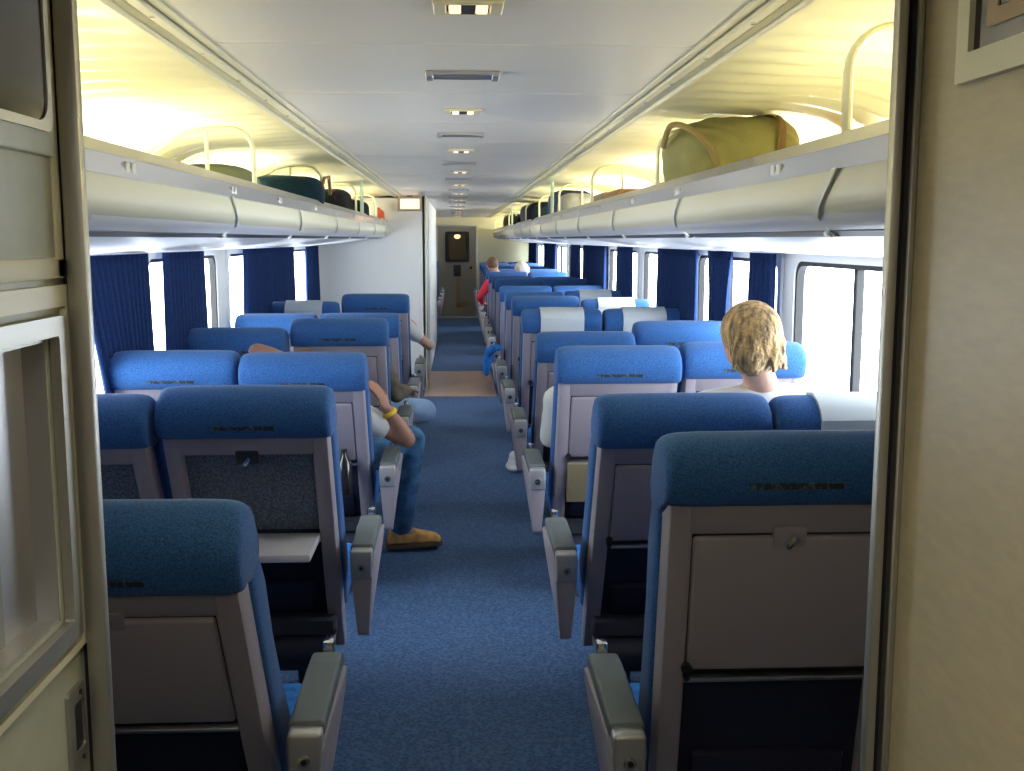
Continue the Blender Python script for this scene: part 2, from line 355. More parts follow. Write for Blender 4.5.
# upper locker door with smoked window
t = thing('vestibule_locker', (A, .7, 1.56), 'beige vestibule locker door with smoked oval-cornered window, left of the doorway', 'locker')
def L(name, b_, m_, par, o0): 
    o = obj(name, b_, m_, par); o.location = (-o0[0], -o0[1], -o0[2]); return o
LO = (A, .7, 1.56)
b = B(); lp(b, .35, .99, 1.566, 2.05, .001, .004); L('door_panel', b, 'corrl', t, LO)
b = B(); lp(b, .35, .988, 1.566, 1.584, 0, .006); lp(b, .972, .988, 1.566, 2.05, 0, .006); L('edge_trim', b, 'cream', t, LO)
b = B(); lp(b, .45, .972, 1.67, 2.04, 0, .010, .003); L('window_plate', b, 'corrl', t, LO)
b = B(); t2 = bmesh.new(); ringframe(t2, 'X', A+.009, A+.0125, (.60, .962, 1.690, 2.02), (.61, .952, 1.698, 2.01), .02); put(b, t2); L('window_rim', b, 'steel', t, LO)
b = B(); lp(b, .607, .955, 1.695, 2.013, 0, .0108, .0); L('smoked_window', b, 'darkglass', t, LO)
# recessed cabinet below
LO = (A, .7, 1.2)
t = thing('recessed_cabinet', LO, 'steel-framed recessed cabinet in the vestibule wall, below the locker', 'cabinet')
b = B(); ringframe(b, 'X', A, A+.006, (.50, 1.0, 1.225, 1.560), (.52, .985, 1.232, 1.541), .004); L('outer_trim', b, 'cream', t, LO)
b = B(); ringframe(b, 'X', A+.001, A+.010, (.55, .974, 1.241, 1.534), (.57, .955, 1.258, 1.517), .004); L('steel_frame', b, 'steel', t, LO)
b = B()
prism(b, [(-.3575, .945), (-.3575, .951), (-.38, .949), (-.384, .925), (-.384, .50), (-.380, .50), (-.380, .92), (-.376, .943)], 'Z', 1.262, 1.514); o = L('recess_lining', b, 'satin', t, LO)
b = B(); box(b, -.358, -.3595, .50, .948, 1.262, 1.2655); box(b, -.384, -.3575, .50, .948, 1.258, 1.264); L('recess_edge', b, 'steel', t, LO)
b = B(); box(b, -.384, -.3575, .50, .948, 1.512, 1.518); L('recess_edge', b, 'steel', t, LO)
b = B(); box(b, -.379, -.375, .50, .875, 1.266, 1.51, .002, 1); L('inner_plate', b, 'steel', t, LO)
# flush pull handle
LO = (A, .98, 1.15)
t = thing('door_pull', LO, 'small recessed metal pull handle low on the left vestibule wall', 'handle')
b = B(); ringframe(b, 'X', A-.0, A+.004, (.945, .984, 1.115, 1.192), (.957, .982, 1.130, 1.177), .004); L('plate', b, 'steel', t, LO)
b = B(); box(b, A, A+.0015, 0.955, .983, 1.128, 1.179); L('recess', b, 'dark', t, LO)
b = B()
for z in (1.122, 1.185): cyl(b, (A+.0045, .972, z), (1, 0, 0), .0025, .002, 10)
L('screw', b, 'dark', t, LO)
# framed notice on the right
RX = .421; LO = (RX, .8, 1.75)
t = thing('notice_frame', LO, 'cream metal frame with dark glass high on the right vestibule wall', 'frame')
b = B(); ringframe(b, 'X', RX-.008, RX, (.56, .905, 1.727, 1.99), (.59, .884, 1.750, 1.965), .002); L('frame', b, 'cream', t, LO)
b = B(); box(b, RX-.003, RX, .585, .889, 1.746, 1.97); L('dark_pane', b, 'darkglass', t, LO)
b = B(); ringframe(b, 'X', RX-.0045, RX-.003, (.60, .862, 1.765, 1.95), (.62, .845, 1.778, 1.94), .002); L('inner_line', b, 'kick', t, LO)
b = B(); box(b, -.15, .2, -.08, .32, ZC+.03, ZC+.05, .004, 1); o = obj('vestibule_light', b, 'cream'); tag(o, 'flat vestibule ceiling light behind the doorway', 'light')
o.location = (0, 0, 0)
area('vestibule_lamp', (.02, .12, ZC+.02), (0, 0, 0), .3, .3, VEST, (1, .93, .78), parent=o, spread=math.radians(142))

# ------------------------------------------------------------------ ceiling lights and vents
LY = [2.17+1.72*k for k in range(12)]; VY = [3.04+1.70*k for k in range(11)]
b = B(); 
def make_light():
    t = thing('ceiling_light', (0, 0, ZC), 'x', 'ceiling light', 'twin-lamp ceiling lights down the middle')
    b = B()
    for (x0, x1, y0, y1) in ((-.068, -.042, -.055, .055), (.042, .068, -.055, .055), (-.068, .068, -.055, -.038), (-.068, .068, .040, .055)): box(b, x0, x1, y0, y1, -.010, .0, .003, 1)
    obj('bezel', b, 'cream', t)
    b = B(); box(b, -.044, .044, -.040, .042, -.006, .0); box(b, -.013, .013, -.036, .038, -.011, -.004); obj('housing', b, 'dark', t)
    for s in (-1, 1):
        b = B(); box(b, s*.026-.011, s*.026+.012, -.030, .026, -.013, -.004, .003, 2); obj('lamp_glass', b, 'warm', t)
    return t
l0 = make_light()
wl = ['nearest twin-lamp ceiling light in a raised cream square bezel']+['twin-lamp ceiling light number %s from the doorway, amber bulbs in a dark slot' % q for q in ('two', 'three', 'four', 'five', 'six', 'seven', 'eight', 'nine', 'ten', 'eleven', 'twelve')]
for k, y in enumerate(LY):
    o = l0 if k == 0 else dup(l0); o.location = (.022-.003*k*.8, y, ZC); o['label'] = wl[k]
def make_vent():
    t = thing('ceiling_vent', (0, 0, ZC), 'x', 'vent', 'slotted vents down the middle of the ceiling')
    b = B(); box(b, -.10, .10, -.045, -.034, -.012, 0, .002, 1); box(b, -.10, .10, .034, .045, -.012, 0, .002, 1); box(b, -.10, -.080, -.045, .045, -.016, 0, .002, 1); box(b, .080, .10, -.045, .045, -.016, 0, .002, 1); obj('vent_frame', b, 'satin', t)
    b = B(); box(b, -.085, .085, -.036, .036, -.004, 0); obj('backing', b, 'gasket', t)
    for k in range(4):
        b = B(); box(b, -.082, .082, -.028+k*.017, -.018+k*.017, -.009, -.005, mtx=None); obj('slat', b, 'satin', t)
    return t
v0 = make_vent()
for k, y in enumerate(VY):
    o = v0 if k == 0 else dup(v0); o.location = (.015-.003*k, y, ZC)
    o['label'] = 'nearest slotted silver ceiling vent, between the first two lights' if k == 0 else 'slotted silver ceiling vent, %s from the doorway' % ('second', 'third', 'fourth', 'fifth', 'sixth', 'seventh', 'eighth', 'ninth', 'tenth', 'eleventh')[k-1]

# lit sign box on the partition
t = thing('lit_sign', (-.50, YP-.06, 1.965), 'small amber lit sign box in a dark frame, high on the partition wall', 'sign')
b = B(); ringframe(b, 'Y', -.04, .04, (-.125, .125, -.075, .075), (-.10, .10, -.052, .052), .006); obj('frame', b, 'doorf', t)
b = B(); box(b, -.105, .105, -.02, .03, -.056, .056); obj('lit_face', b, 'signg', t)
b = B(); box(b, -.03, .03, -.01, .03, .07, .10); obj('bracket', b, 'dark', t)

# ------------------------------------------------------------------ luggage racks
XL = .72
def rack(side, s, y0, y1, label):
    t = thing('luggage_rack', (s*XL, y0, 1.7), label, 'luggage rack', 'overhead luggage racks')
    def P(name, b_, m_, par=t, **k):
        o = obj(name, b_, m_, par, **k); return o
    def pr(b_, pts, a0=y0, a1=y1, bev=0): prism(b_, [((px-XL)*s, pz-1.7) for px, pz in pts], 'Y', a0-y0, a1-y0, bev)
    b = B(); pr(b, [(.745, 1.735), (.745, 1.72), (1.494, 1.70), (1.494, 1.715)]); P('shelf', b, 'cream')
    b = B(); pr(b, [(.735, 1.648), (.86, 1.612), (1.00, 1.588), (1.25, 1.556), (1.494, 1.536), (1.494, 1.546), (1.25, 1.57), (1.0, 1.60), (.86, 1.63), (.74, 1.66)]); P('underside_panel', b, 'rackunder')
    b = B(); pr(b, [(.717, 1.775), (.723, 1.773), (.748, 1.800), (.79, 1.803), (.79, 1.809), (.745, 1.806)]); pr(b, [(.745, 1.735), (.78, 1.735), (.79, 1.805), (.785, 1.805), (.755, 1.79)]); P('rim', b, 'satin', sharp=30)
    b = B(); pr(b, [(.706, 1.731), (.716, 1.729), (.727, 1.774), (.719, 1.777)])
    P('lip', b, 'alu', sharp=30)
    b = B(); pr(b, [(.714, 1.731), (.722, 1.730), (.738, 1.69), (.735, 1.665), (.75, 1.650), (.747, 1.645), (.728, 1.650), (.716, 1.668), (.710, 1.69)]); P('fascia', b, 'cream', sharp=60)
    b = B(); pr(b, [(.729, 1.649), (.749, 1.645), (.80, 1.630), (.80, 1.618), (.74, 1.632)]); P('reflector', b, 'rackunder', sharp=60)
    b = B(); pr(b, [(.795, 1.632), (.83, 1.622), (.83, 1.606), (.795, 1.617)]); P('lamp_channel', b, 'dark')
    n = 0; y = y0+1.25
    while y < y1-.3:
        b = B(); cyl(b, (s*(.812-XL), y-y0, -.088), (0, 0, 1), .02, .014, 14, .003); P('reading_lamp', b, 'chrome')
        b = B(); pp = [(.703, 1.730, -.30), (.702, 1.69, -.25), (.708, 1.664, -.20), (.722, 1.643, -.15), (.76, 1.628, -.08), (.805, 1.611, 0)]; rr = []
        for qx, qz, qy in pp: rr.append([b.verts.new((s*(qx+dx-XL), y+qy+dy-y0, qz+dz-1.7)) for dx, dz in ((0, 0), (.004, .004)) for dy in (-.014, .014)])
        for a_, c_ in zip(rr, rr[1:]):
            for i_, j_ in ((0, 1), (1, 3), (3, 2), (2, 0)): b.faces.new((a_[i_], a_[j_], c_[j_], c_[i_]))
        b.faces.new((rr[0][0], rr[0][1], rr[0][3], rr[0][2])); b.faces.new((rr[-1][0], rr[-1][1], rr[-1][3], rr[-1][2])); bmesh.ops.recalc_face_normals(b, faces=b.faces); P('bracket_strap', b, 'strap')
        y += 1.45
    for k in range(int((y1-y0)/2)+1):
        y = 2.10+2.0*k
        if y > y1-.2: break
        zt = 2.005-1.7; X = lambda v: s*(v-XL)
        pts = [(X(.75), y-y0, .10), (X(.75), y-y0, .20)]
        for q in range(7):
            a = PI/2*q/6; pts.append((X(.75+.09*(1-math.cos(a))), y-y0, zt-.085+.085*math.sin(a)))
        pts += [(X(.93), y-y0, zt-.004), (X(1.00), y-y0, zt-.02), (X(1.10), y-y0, zt-.085), (X(1.22), y-y0, .12), (X(1.28), y-y0, .02)]
        b = B(); tube(b, pts, .017, 10, flat=(.5, 1.0)); h = P('divider_hoop', b, 'hoop' if (s < 0 or k % 2) else 'hoop')
        b = B(); tube(b, [(X(.92), y-y0, .03), (X(.92), y-y0, zt-.01)], .007, 8); P('divider_bar', b, 'hoop', par=h)
        for dy in (-.9, .0):
            yy = y+.33+dy
            if yy < y0+.1: continue
            b = B()
            for e in (-.022, .022): box(b, X(.713)-.004, X(.713)+.004, yy-y0+e-.014, yy-y0+e+.014, .040, .066, .002, 1)
            P('seat_number_plate', b, 'satin')
    for y in ((8.6,) if s < 0 else (8.7, 15.2)):
        b = B(); tube(b, [(s*.03, y-y0, .09), (s*.03, y-y0, .2), (s*.03, y-y0, .352)], .014, 8); P('stanchion', b, 'green')
    if s < 0 or 1:
        b = B(); pr(b, [(.715, 1.80), (.712, 1.66), (.85, 1.61), (1.49, 1.54), (1.49, 1.72), (.78, 1.805)], y1-.02, y1, .004); P('end_cap', b, 'cream')
    return t
rack('left', -1, 1.08, 11.47, 'left overhead luggage rack with aluminium lip, cream fascia and hoop dividers')
rack('right', 1, 1.08, 22.3, 'right overhead luggage rack with aluminium lip, carrying the olive duffel bag')
def cove_light(s, y0, y1, label):
    t = thing('cove_light', (s*1.40, (y0+y1)/2, 1.74), label, 'strip light', 'strip lights behind the luggage racks'); L_ = y1-y0
    b = B(); box(b, -.03, .03, -L_/2, L_/2, -.02, .01, .004, 1); obj('housing', b, 'cream', t)
    n = int(L_/1.25)
    for k in range(n):
        yy = -L_/2+(k+.5)*L_/n
        b = B(); cyl(b, (0, yy, .022), (0, 1, 0), .011, L_/n-.06, 8); obj('tube', b, 'tube', t)
    y = -L_/2+.95
    while y < L_/2-.4:
        area('cove_lamp', (-s*.005, y, .045), (0, PI-s*.45, 0), .05, .95, COVE*.195, (1, .95, .80), parent=t); y += 1.95
cove_light(-1, 1.15, 11.4, 'long warm strip light at the back of the left luggage rack')
cove_light(1, 1.15, 22.2, 'long warm strip light at the back of the right luggage rack')

# ------------------------------------------------------------------ curtains
def curtain(s, ya, yb, label, ztop=1.535, zbot=.86, tie=0, amp=.02, x=1.445, m_='navy', pitch=.075):
    b = B(); n = max(10, int((yb-ya)/.0125)); rows = 14; G = []
    rnd = random.Random(int(ya*100)+s); ph = rnd.random()*6; yc = (ya+yb)/2; prev = 0
    for r_ in range(rows+1):
        v = r_/rows; z = ztop+(zbot-ztop)*v; row = []
        sc = 1-tie*math.sin(PI*min(1, v*1.0))*.8 if tie > 0 else 1
        for k in range(n+1):
            u = k/n; y = ya+(yb-ya)*u; y = yc+(y-yc)*sc + .012*math.sin(u*7+ph+v*2)
            if tie < 0: y = yb-(yb-y)*(1+tie*v)
            xx = x+amp*math.sin((ya+(yb-ya)*u)*2*PI/pitch+ph+.6*math.sin(u*9+ph))*(.5+.5*v)
            row.append(b.verts.new((s*xx, y, z)))
        G.append(row)
    for A_, C_ in zip(G, G[1:]):
        for k in range(n): b.faces.new((A_[k], A_[k+1], C_[k+1], C_[k]))
    o = obj('window_curtain', b, m_); o.data.set_sharp_from_angle(angle=PI)
    md = o.modifiers.new('thick', 'SOLIDIFY'); md.thickness = .004
    tag(o, label, 'curtain', 'navy window curtains'); return o
CL = [(4.20, 5.14, 'wide dark navy curtain nearest the doorway on the left wall', -.32), (5.44, 6.22, 'dark navy curtain between the two clear panes on the left wall', 0),
      (7.42, 8.40, 'wide navy curtain beyond the white left wall pillar', 0), (8.45, 9.60, 'navy curtain with a pale fold, third gap along the left wall', 0), (10.45, 11.3, 'last navy curtain on the left, against the partition', 0)]
for a, c, l, ti in CL: curtain(-1, a, c, l, tie=ti)
CR = [(4.92, 5.36, 'narrow navy curtain just past the white pillar on the right', 0), (5.66, 6.22, 'tied navy curtain tapering between two clear panes on the right', .35), (6.55, 7.80, 'wide dark navy curtain behind the blond passenger on the right', 0),
      (9.02, 9.85, 'navy curtain past the second right pillar', 0), (10.65, 12.5, 'wide navy curtain at mid car on the right wall', 0), (12.95, 13.9, 'navy curtain beside a thin sliver of window, right wall', 0),
      (16.1, 18.3, 'dark navy curtain near the far end on the right', .1), (20.2, 22.2, 'farthest pale blue curtain in the right corner', 0)]
for a, c, l, ti in CR: curtain(1, a, c, l, tie=ti)

# ------------------------------------------------------------------ seats
SWD = .52; PZ, PY, BL = .35, .20, .86
HP = [(-.072, .80), (-.05, .845), (.0, .862), (.06, .855)]
def theta(slope, yp):
    lo, hi = math.radians(2), math.radians(40)
    def f(q):
        return max((PZ+z*math.cos(q)+y*math.sin(q)-1.6)/(yp-z*math.sin(q)+y*math.cos(q)) for y, z in HP)+1/slope
    for _ in range(40):
        m_ = (lo+hi)/2
        if f(m_) > 0: lo = m_
        else: hi = m_
    return lo
def bev_all(b_, o_, s_=3): bmesh.ops.bevel(b_, geom=list(b_.edges), offset=o_, segments=s_, profile=.5, affect='EDGES')
MESH = {}
def mo(name, key, builder, m_, parent, loc=(0, 0, 0), sharp=40):
    """object sharing mesh data under a key"""
    if key not in MESH:
        b_ = B(); builder(b_); o = obj(name, b_, m_, parent, sharp=sharp); MESH[key] = o.data
    else:
        o = bpy.data.objects.new(name, MESH[key]); COL.objects.link(o); o.parent = parent
    o.location = loc; return o
H = SWD/2
def b_shell(b, tray=True):
    for s in (-1, 1):
        pts = [(-.055, .75), (-.060, .3), (-.055, -.02), (-.045, -.14), (.0, -.15), (.03, -.05), (.045, .3), (.03, .75)]
        x0, x1 = sorted((s*(H-.012), s*(H-.062))); prism(b, pts, 'X', x0, x1, .008, 2)
    box(b, -H+.02, H-.02, -.055, .02, .676, .762, .008, 2)
    box(b, -H+.04, H-.04, -.018, .02, -.10, .71)
def b_head(b):
    t = bmesh.new(); bmesh.ops.create_cube(t, size=1); bmesh.ops.subdivide_edges(t, edges=t.edges, cuts=1, use_grid_fill=True)
    pts = [(-.060, .742), (-.072, .760), (-.072, .80), (-.05, .845), (.0, .862), (.06, .855), (.10, .82), (.115, .76), (.11, .69), (.09, .68), (.02, .69), (-.04, .735)]
    t.free(); t = bmesh.new(); xs = [-H, -H+.006, -H+.02, -H+.045, -H*.5, 0, H*.5, H-.045, H-.02, H-.006, H]; sc = [.80, .91, .97, 1, 1, 1, 1, 1, .97, .91, .80]; rows = []
    for x, q in zip(xs, sc):
        c = (.015, .75); rows.append([t.verts.new((x, c[0]+(p[0]-c[0])*q, c[1]+(p[1]-c[1])*q + (.004*(1-(x/H)**2) if p[1] > .8 else 0))) for p in pts])
    for a_, c_ in zip(rows, rows[1:]):
        for k in range(len(pts)): t.faces.new((a_[k], a_[(k+1) % len(pts)], c_[(k+1) % len(pts)], c_[k]))
    t.faces.new(rows[0]); t.faces.new(rows[-1][::-1]); bmesh.ops.recalc_face_normals(t, faces=t.faces)
    bmesh.ops.subdivide_edges(t, edges=t.edges, cuts=1, use_grid_fill=True, smooth=.6); put(b, t)
def b_back(b): 
    pts = [(.02, -.02), (.015, .70), (.10, .70), (.125, .60), (.115, .45), (.13, .25), (.15, .12), (.12, -.02)]
    prism(b, pts, 'X', -H+.002, H-.002, .018, 3)
def b_tray(b): box(b, -.196, .196, -.060, -.020, .366, .672, .008, 3)
def b_traygap(b): ringframe(b, 'Y', -.050, -.02, (-.204, .204, .358, .680), (-.197, .197, .365, .673), .008)
def b_latchwell(b): box(b, -.035, .035, -.0615, -.05, .648, .694, .005, 2)
def b_latch(b): box(b, -.007, .007, -.078, -.058, .650, .682, .005, 2, Matrix.Translation((0, 0, .666)) @ Matrix.Rotation(.6, 4, 'Y') @ Matrix.Translation((0, 0, -.666)))
def b_strip(b): box(b, -.200, .200, -.062, -.02, .338, .349, .003, 2)
def b_lower(b): box(b, -.200, .200, -.028, -.015, -.12, .36)
def b_pocket(b): box(b, -.17, .17, -.050, -.02, .02, .15, .012, 2)
def b_hinge(b): cyl(b, (0, -.062, .375), (0, 1, 0), .012, .02, 12, .003); cyl(b, (0, -.062, .355), (0, 1, 0), .007, .02, 8)
def b_embro(b): box(b, -.095, .095, -.0765, -.068, .782, .796, .001, 1)
def b_carpet(b): box(b, -.200, .200, -.022, -.014, .34, .68)
def b_traydown(b):
    box(b, -.198, .198, -.30, -.05, .337, .362, .006, 2)
def b_seatpan(b):
    pts = [(.22, .36), (.22, .46), (.26, .475), (.36, .475), (.52, .485), (.575, .465), (.58, .42), (.55, .38), (.3, .345)]
    prism(b, pts, 'X', -H+.005, H-.005, .02, 3)
def b_foot(b): tube(b, [(-.2, .10, .225), (.2, .10, .225)], .045, 14, flat=(1, 1.3))
def b_footarm(b): 
    for s in (-1, 1): prism(b, [(.08, .21), (.10, .24), (.26, .33), (.30, .30)], 'X', s*.215-.006, s*.215+.006)
def b_footcap(b):
    for s in (-1, 1): cyl(b, (s*.206, .10, .225), (1, 0, 0), .014, .012, 12, .003)
def b_arm_pad(b): prism(b, [(-.005, .585), (-.005, .618), (.0, .626), (.30, .632), (.37, .628), (.385, .61), (.37, .59), (.0, .575)], 'X', -.037, .037, .009, 3)
def b_arm_panel(b, s=1):
    prism(b, [(-.03, .575), (-.035, .52), (-.02, .335), (.0, .318), (.05, .36), (.30, .53), (.36, .60), (.0, .60)], 'X', -.036, .036, .007, 2)
    for v in b.verts: v.co.x *= .50+.62*(v.co.z-.318)/.28+.25*max(0, v.co.y)/.36
def b_arm_cap(b): box(b, -.034, .034, -.045, .004, .525, .618, .008, 3)
def b_bolt(b): cyl(b, (0, -.047, .562), (0, 1, 0), .013, .008, 14, .002)
def b_bolt2(b): cyl(b, (0, -.051, .562), (0, 1, 0), .006, .006, 8)
def b_arm_knob(b): box(b, -.014, .014, .375, .41, .585, .650, .007, 2); cyl(b, (0, .39, .575), (0, 0, 1), .02, .02, 12, .004)
def b_frame(b, s=1):
    box(b, .03, 1.0, .10, .50, .28, .345, .01, 1)
    for x in (.14, .86):
        prism(b, [(.14, .28), (.46, .28), (.40, .04), (.50, .0), (.08, .0), (.18, .04)], 'X', x-.03, x+.03, .006, 1)
def b_arm_in(b): prism(b, [(.02, .55), (.02, .60), (.36, .605), (.37, .58), (.34, .55)], 'X', -.022, .022, .009, 2)
def b_paper(b):
    o_ = [(-.081, .748), (-.083, .79), (-.062, .856), (-.03, .872), (.0, .876), (.06, .870), (.112, .832)]
    i_ = [(-.070, .748), (-.070, .79), (-.052, .84), (-.02, .855), (.0, .860), (.055, .852), (.10, .826)]
    prism(b, o_+i_[::-1], 'X', -.140, .140)
ORD = ['first', 'second', 'third', 'fourth', 'fifth', 'sixth', 'seventh', 'eighth', 'ninth', 'tenth', 'eleventh', 'twelfth', 'thirteenth', 'fourteenth', 'fifteenth', 'sixteenth']
def seat_row(side, i, y, th_a, th_w, label, open_a=False, open_w=False, paper=(0, 0)):
    s = 1 if side == 'R' else -1; x0 = .408 if s > 0 else -.388; det = i < 9
    t = thing('double_seat', (x0, y, 0), label, 'train seat', 'pairs of blue reclining seats on the %s' % ('right' if s > 0 else 'left'))
    mo('base_frame', 'frame%d' % s, lambda b: (b_frame(b), [setattr(v, 'co', Vector((v.co.x*s, v.co.y, v.co.z))) for v in b.verts], bmesh.ops.recalc_face_normals(b, faces=b.faces)), 'plinth', t)
    for k, (th, op, pp) in enumerate(((th_a, open_a, paper[0]), (th_w, open_w, paper[1]))):
        cx = s*(H+k*(SWD+.015))
        sh = mo('backrest', 'shell', b_shell, 'shell', t, (cx, PY, PZ)); sh.rotation_euler = (th, 0, 0)
        hd = mo('headrest', 'head', b_head, 'blue', sh, sharp=180)
        mo('back_cushion', 'back', b_back, 'blue', sh)
        mo('lower_panel', 'lower', b_lower, 'navyplastic', sh)
        mo('seat_cushion', 'pan', b_seatpan, 'blue2', t, (cx, 0, 0))
        if not det:
            if not op: mo('tray_table', 'tray', b_tray, 'tray', sh)
            continue
        mo('logo_strip', 'embro', b_embro, 'embro', sh)
        if pp: mo('paper_cover', 'paper', b_paper, 'paper', sh)['label'] = 'white paper headrest cover'
        mo('latch_well', 'lwell', b_latchwell, 'dark' if op else 'shell', sh) if not op else mo('latch_well', 'lwell2', b_latchwell, 'dark', sh)
        mo('tray_latch', 'latch', b_latch, 'chrome', sh)
        if op:
            mo('recess_lining', 'carpetp', b_carpet, 'carpetpanel', sh)
            if op == 2:
                td = mo('tray_table', 'traydown', b_traydown, 'traytop', sh); td['label'] = 'pale tray table folded down'
                td.location = (0, -.31*math.sin(0), 0); 
                td.matrix_local = Matrix.Translation((0, -.05, .337)) @ Matrix.Rotation(-th, 4, 'X') @ Matrix.Translation((0, .05, -.337))
        else:
            mo('tray_table', 'tray', b_tray, 'tray', sh); mo('tray_gap', 'gap', b_traygap, 'gasket', sh)
        mo('metal_strip', 'strip', b_strip, 'satin', sh)
        mo('magazine_pocket', 'pocket', b_pocket, 'navyplastic', sh)
        mo('tray_hinge', 'hinge', b_hinge, 'dark', sh, (-.196, 0, 0))
        ft = mo('footrest', 'foot', b_foot, 'navyplastic', t, (cx, 0, 0)); mo('footrest_arm', 'farm', b_footarm, 'shell', ft); mo('footrest_cap', 'fcap', b_footcap, 'chrome', ft)
    for ax in (-.072*s,):
        ar = mo('armrest', 'armpanel', b_arm_panel, 'shell', t, (ax, 0, 0))
        mo('arm_pad', 'armpad', b_arm_pad, 'armpad', ar); mo('end_cap', 'armcap', b_arm_cap, 'cap', ar)
        mo('bolt', 'bolt', b_bolt, 'chrome', ar); mo('recline_lever', 'knob', b_arm_knob, 'chrome', ar)
        if det: mo('bolt_socket', 'bolt2', b_bolt2, 'dark', ar)
    for ax in (s*(SWD+.0075), ):
        mo('armrest', 'armin', b_arm_in, 'armpad', t, (ax, 0, 0))
    return t
R0, RP = 2.07, 1.265; L0, LPI = 2.11, 1.29
rs = {0: (5.5, 5.5), 1: (6.9, 6.77), 2: (10.12, 10.46), 3: (11.67, 13.2), 4: (15.6, 15.6), 5: (19.2, 18.2), 6: (20.7, 21.2), 7: (23.4, 23.4), 9: (29.8, 29.0)}
rlab = {0: 'nearest right-hand double seat, most upright, navy shaded headrest beside the doorway jamb', 1: 'second right-hand double seat, reclined, grey cover on window headrest, behind the blond passenger',
        2: 'third right-hand double seat with closed pale tray and bright blue headrest', 3: 'fourth right-hand double seat, mostly hidden behind the third', 4: 'fifth right-hand double seat with white paper covers on both headrests',
        5: 'sixth right-hand double seat with plain blue headrests, beside the blue jacket', 6: 'seventh right-hand double seat with pale paper on its window headrest', 7: 'eighth right-hand double seat, dark blue headrests'}
for i in range(16):
    y = R0+RP*i; yp = y+PY
    if y > 21.3: break
    if i in rs: ta, tw = theta(rs[i][0], yp), theta(rs[i][1], yp)
    else: ta = tw = math.radians(22)
    seat_row('R', i, y, ta, tw, rlab.get(i, 'far right-hand double seat, %s row from the doorway' % ORD[i]), open_a=(1 if i == 5 else 0), paper={1: (0, 1), 4: (1, 1), 5: (0, 1), 6: (0, 1)}.get(i, (0, 0)))
ls = {0: (4.09, 5.0), 1: (7.44, 7.05), 2: (9.62, 9.85), 3: (13.9, 12.4), 4: (14.8, 14.7), 5: (20.1, 17.6)}
llab = {0: 'nearest left-hand double seat, navy and shaded, reclined toward the doorway', 1: 'second left-hand double seat with a tray table folded down', 2: 'third left-hand double seat, the jeans-wearing passenger in its aisle seat',
        3: 'fourth left-hand double seat, dark window headrest and closed tray', 4: 'fifth left-hand double seat, mostly hidden behind the fourth', 5: 'last left-hand double seat before the white partition wall'}
for i in range(6):
    y = L0+LPI*i; yp = y+PY
    seat_row('L', i, y, theta(ls[i][0], yp), theta(ls[i][1], yp), llab[i], open_a=(2 if i == 1 else 0), open_w=(1 if i == 1 else 0), paper=((0, 0) if i != 5 else (0, 1)))
for k, i in enumerate(range(4)):
    seat_row('L', 9, 17.55+1.2*k, math.radians(18), math.radians(18), 'left-hand double seat beyond the partition, %s from the end door' % ('fourth', 'third', 'second', 'nearest')[k])

# ------------------------------------------------------------------ passengers
def capsule(b, p, q, r0, r1, n=14):
    p, q = Vector(p), Vector(q); L_ = (q-p).length; k = 6
    tube(b, [p+(q-p)*i/k for i in range(k+1)], [r0+(r1-r0)*i/k for i in range(k+1)], n); ball(b, p, r0, 2); ball(b, q, r1, 2)
def chain(b, pts):
    for (p, r0), (q, r1) in zip(pts, pts[1:]): capsule(b, p, q, r0, r1)
def fused(name, b, m_, parent=None, vox=.008, sm=4, loc=None):
    o = obj(name, b, m_, parent)
    md = o.modifiers.new('fuse', 'REMESH'); md.mode = 'VOXEL'; md.voxel_size = vox; md.use_smooth_shade = True
    md = o.modifiers.new('soft', 'SMOOTH'); md.iterations = sm; md.factor = .5
    return o
def hand(b, w_, d, n_, r=.040, grip=.6):
    """palm + 5 fingers from wrist w_, pointing d, palm normal n_"""
    w_, d, n_ = Vector(w_), Vector(d).normalized(), Vector(n_).normalized(); s_ = d.cross(n_).normalized(); pc = w_+d*.045
    t = bmesh.new(); bmesh.ops.create_icosphere(t, subdivisions=2, radius=1)
    R_ = Matrix((s_, n_, d)).transposed().to_4x4(); put(b, t, Matrix.Translation(pc) @ R_ @ Matrix.Diagonal((.040, .017, .055, 1)))
    for k, ln in enumerate((.066, .076, .072, .056)):
        base = w_+d*.082+s_*(k-1.5)*.0195; a = grip*.5
        p1 = base+(d*math.cos(a)+n_*math.sin(a))*ln*.45; p2 = p1+(d*math.cos(a*2.2)+n_*math.sin(a*2.2))*ln*.33; p3 = p2+(d*math.cos(a*3)+n_*math.sin(a*3))*ln*.25
        chain(b, [(base, .0095), (p1, .009), (p2, .008), (p3, .007)])
    tb = w_+d*.03-s_*.034; t1 = tb+(d*.7-s_*.6+n_*.25).normalized()*.035; t2 = t1+(d*.9-s_*.1+n_*.4).normalized()*.028
    chain(b, [(tb, .012), (t1, .0105), (t2, .009)])
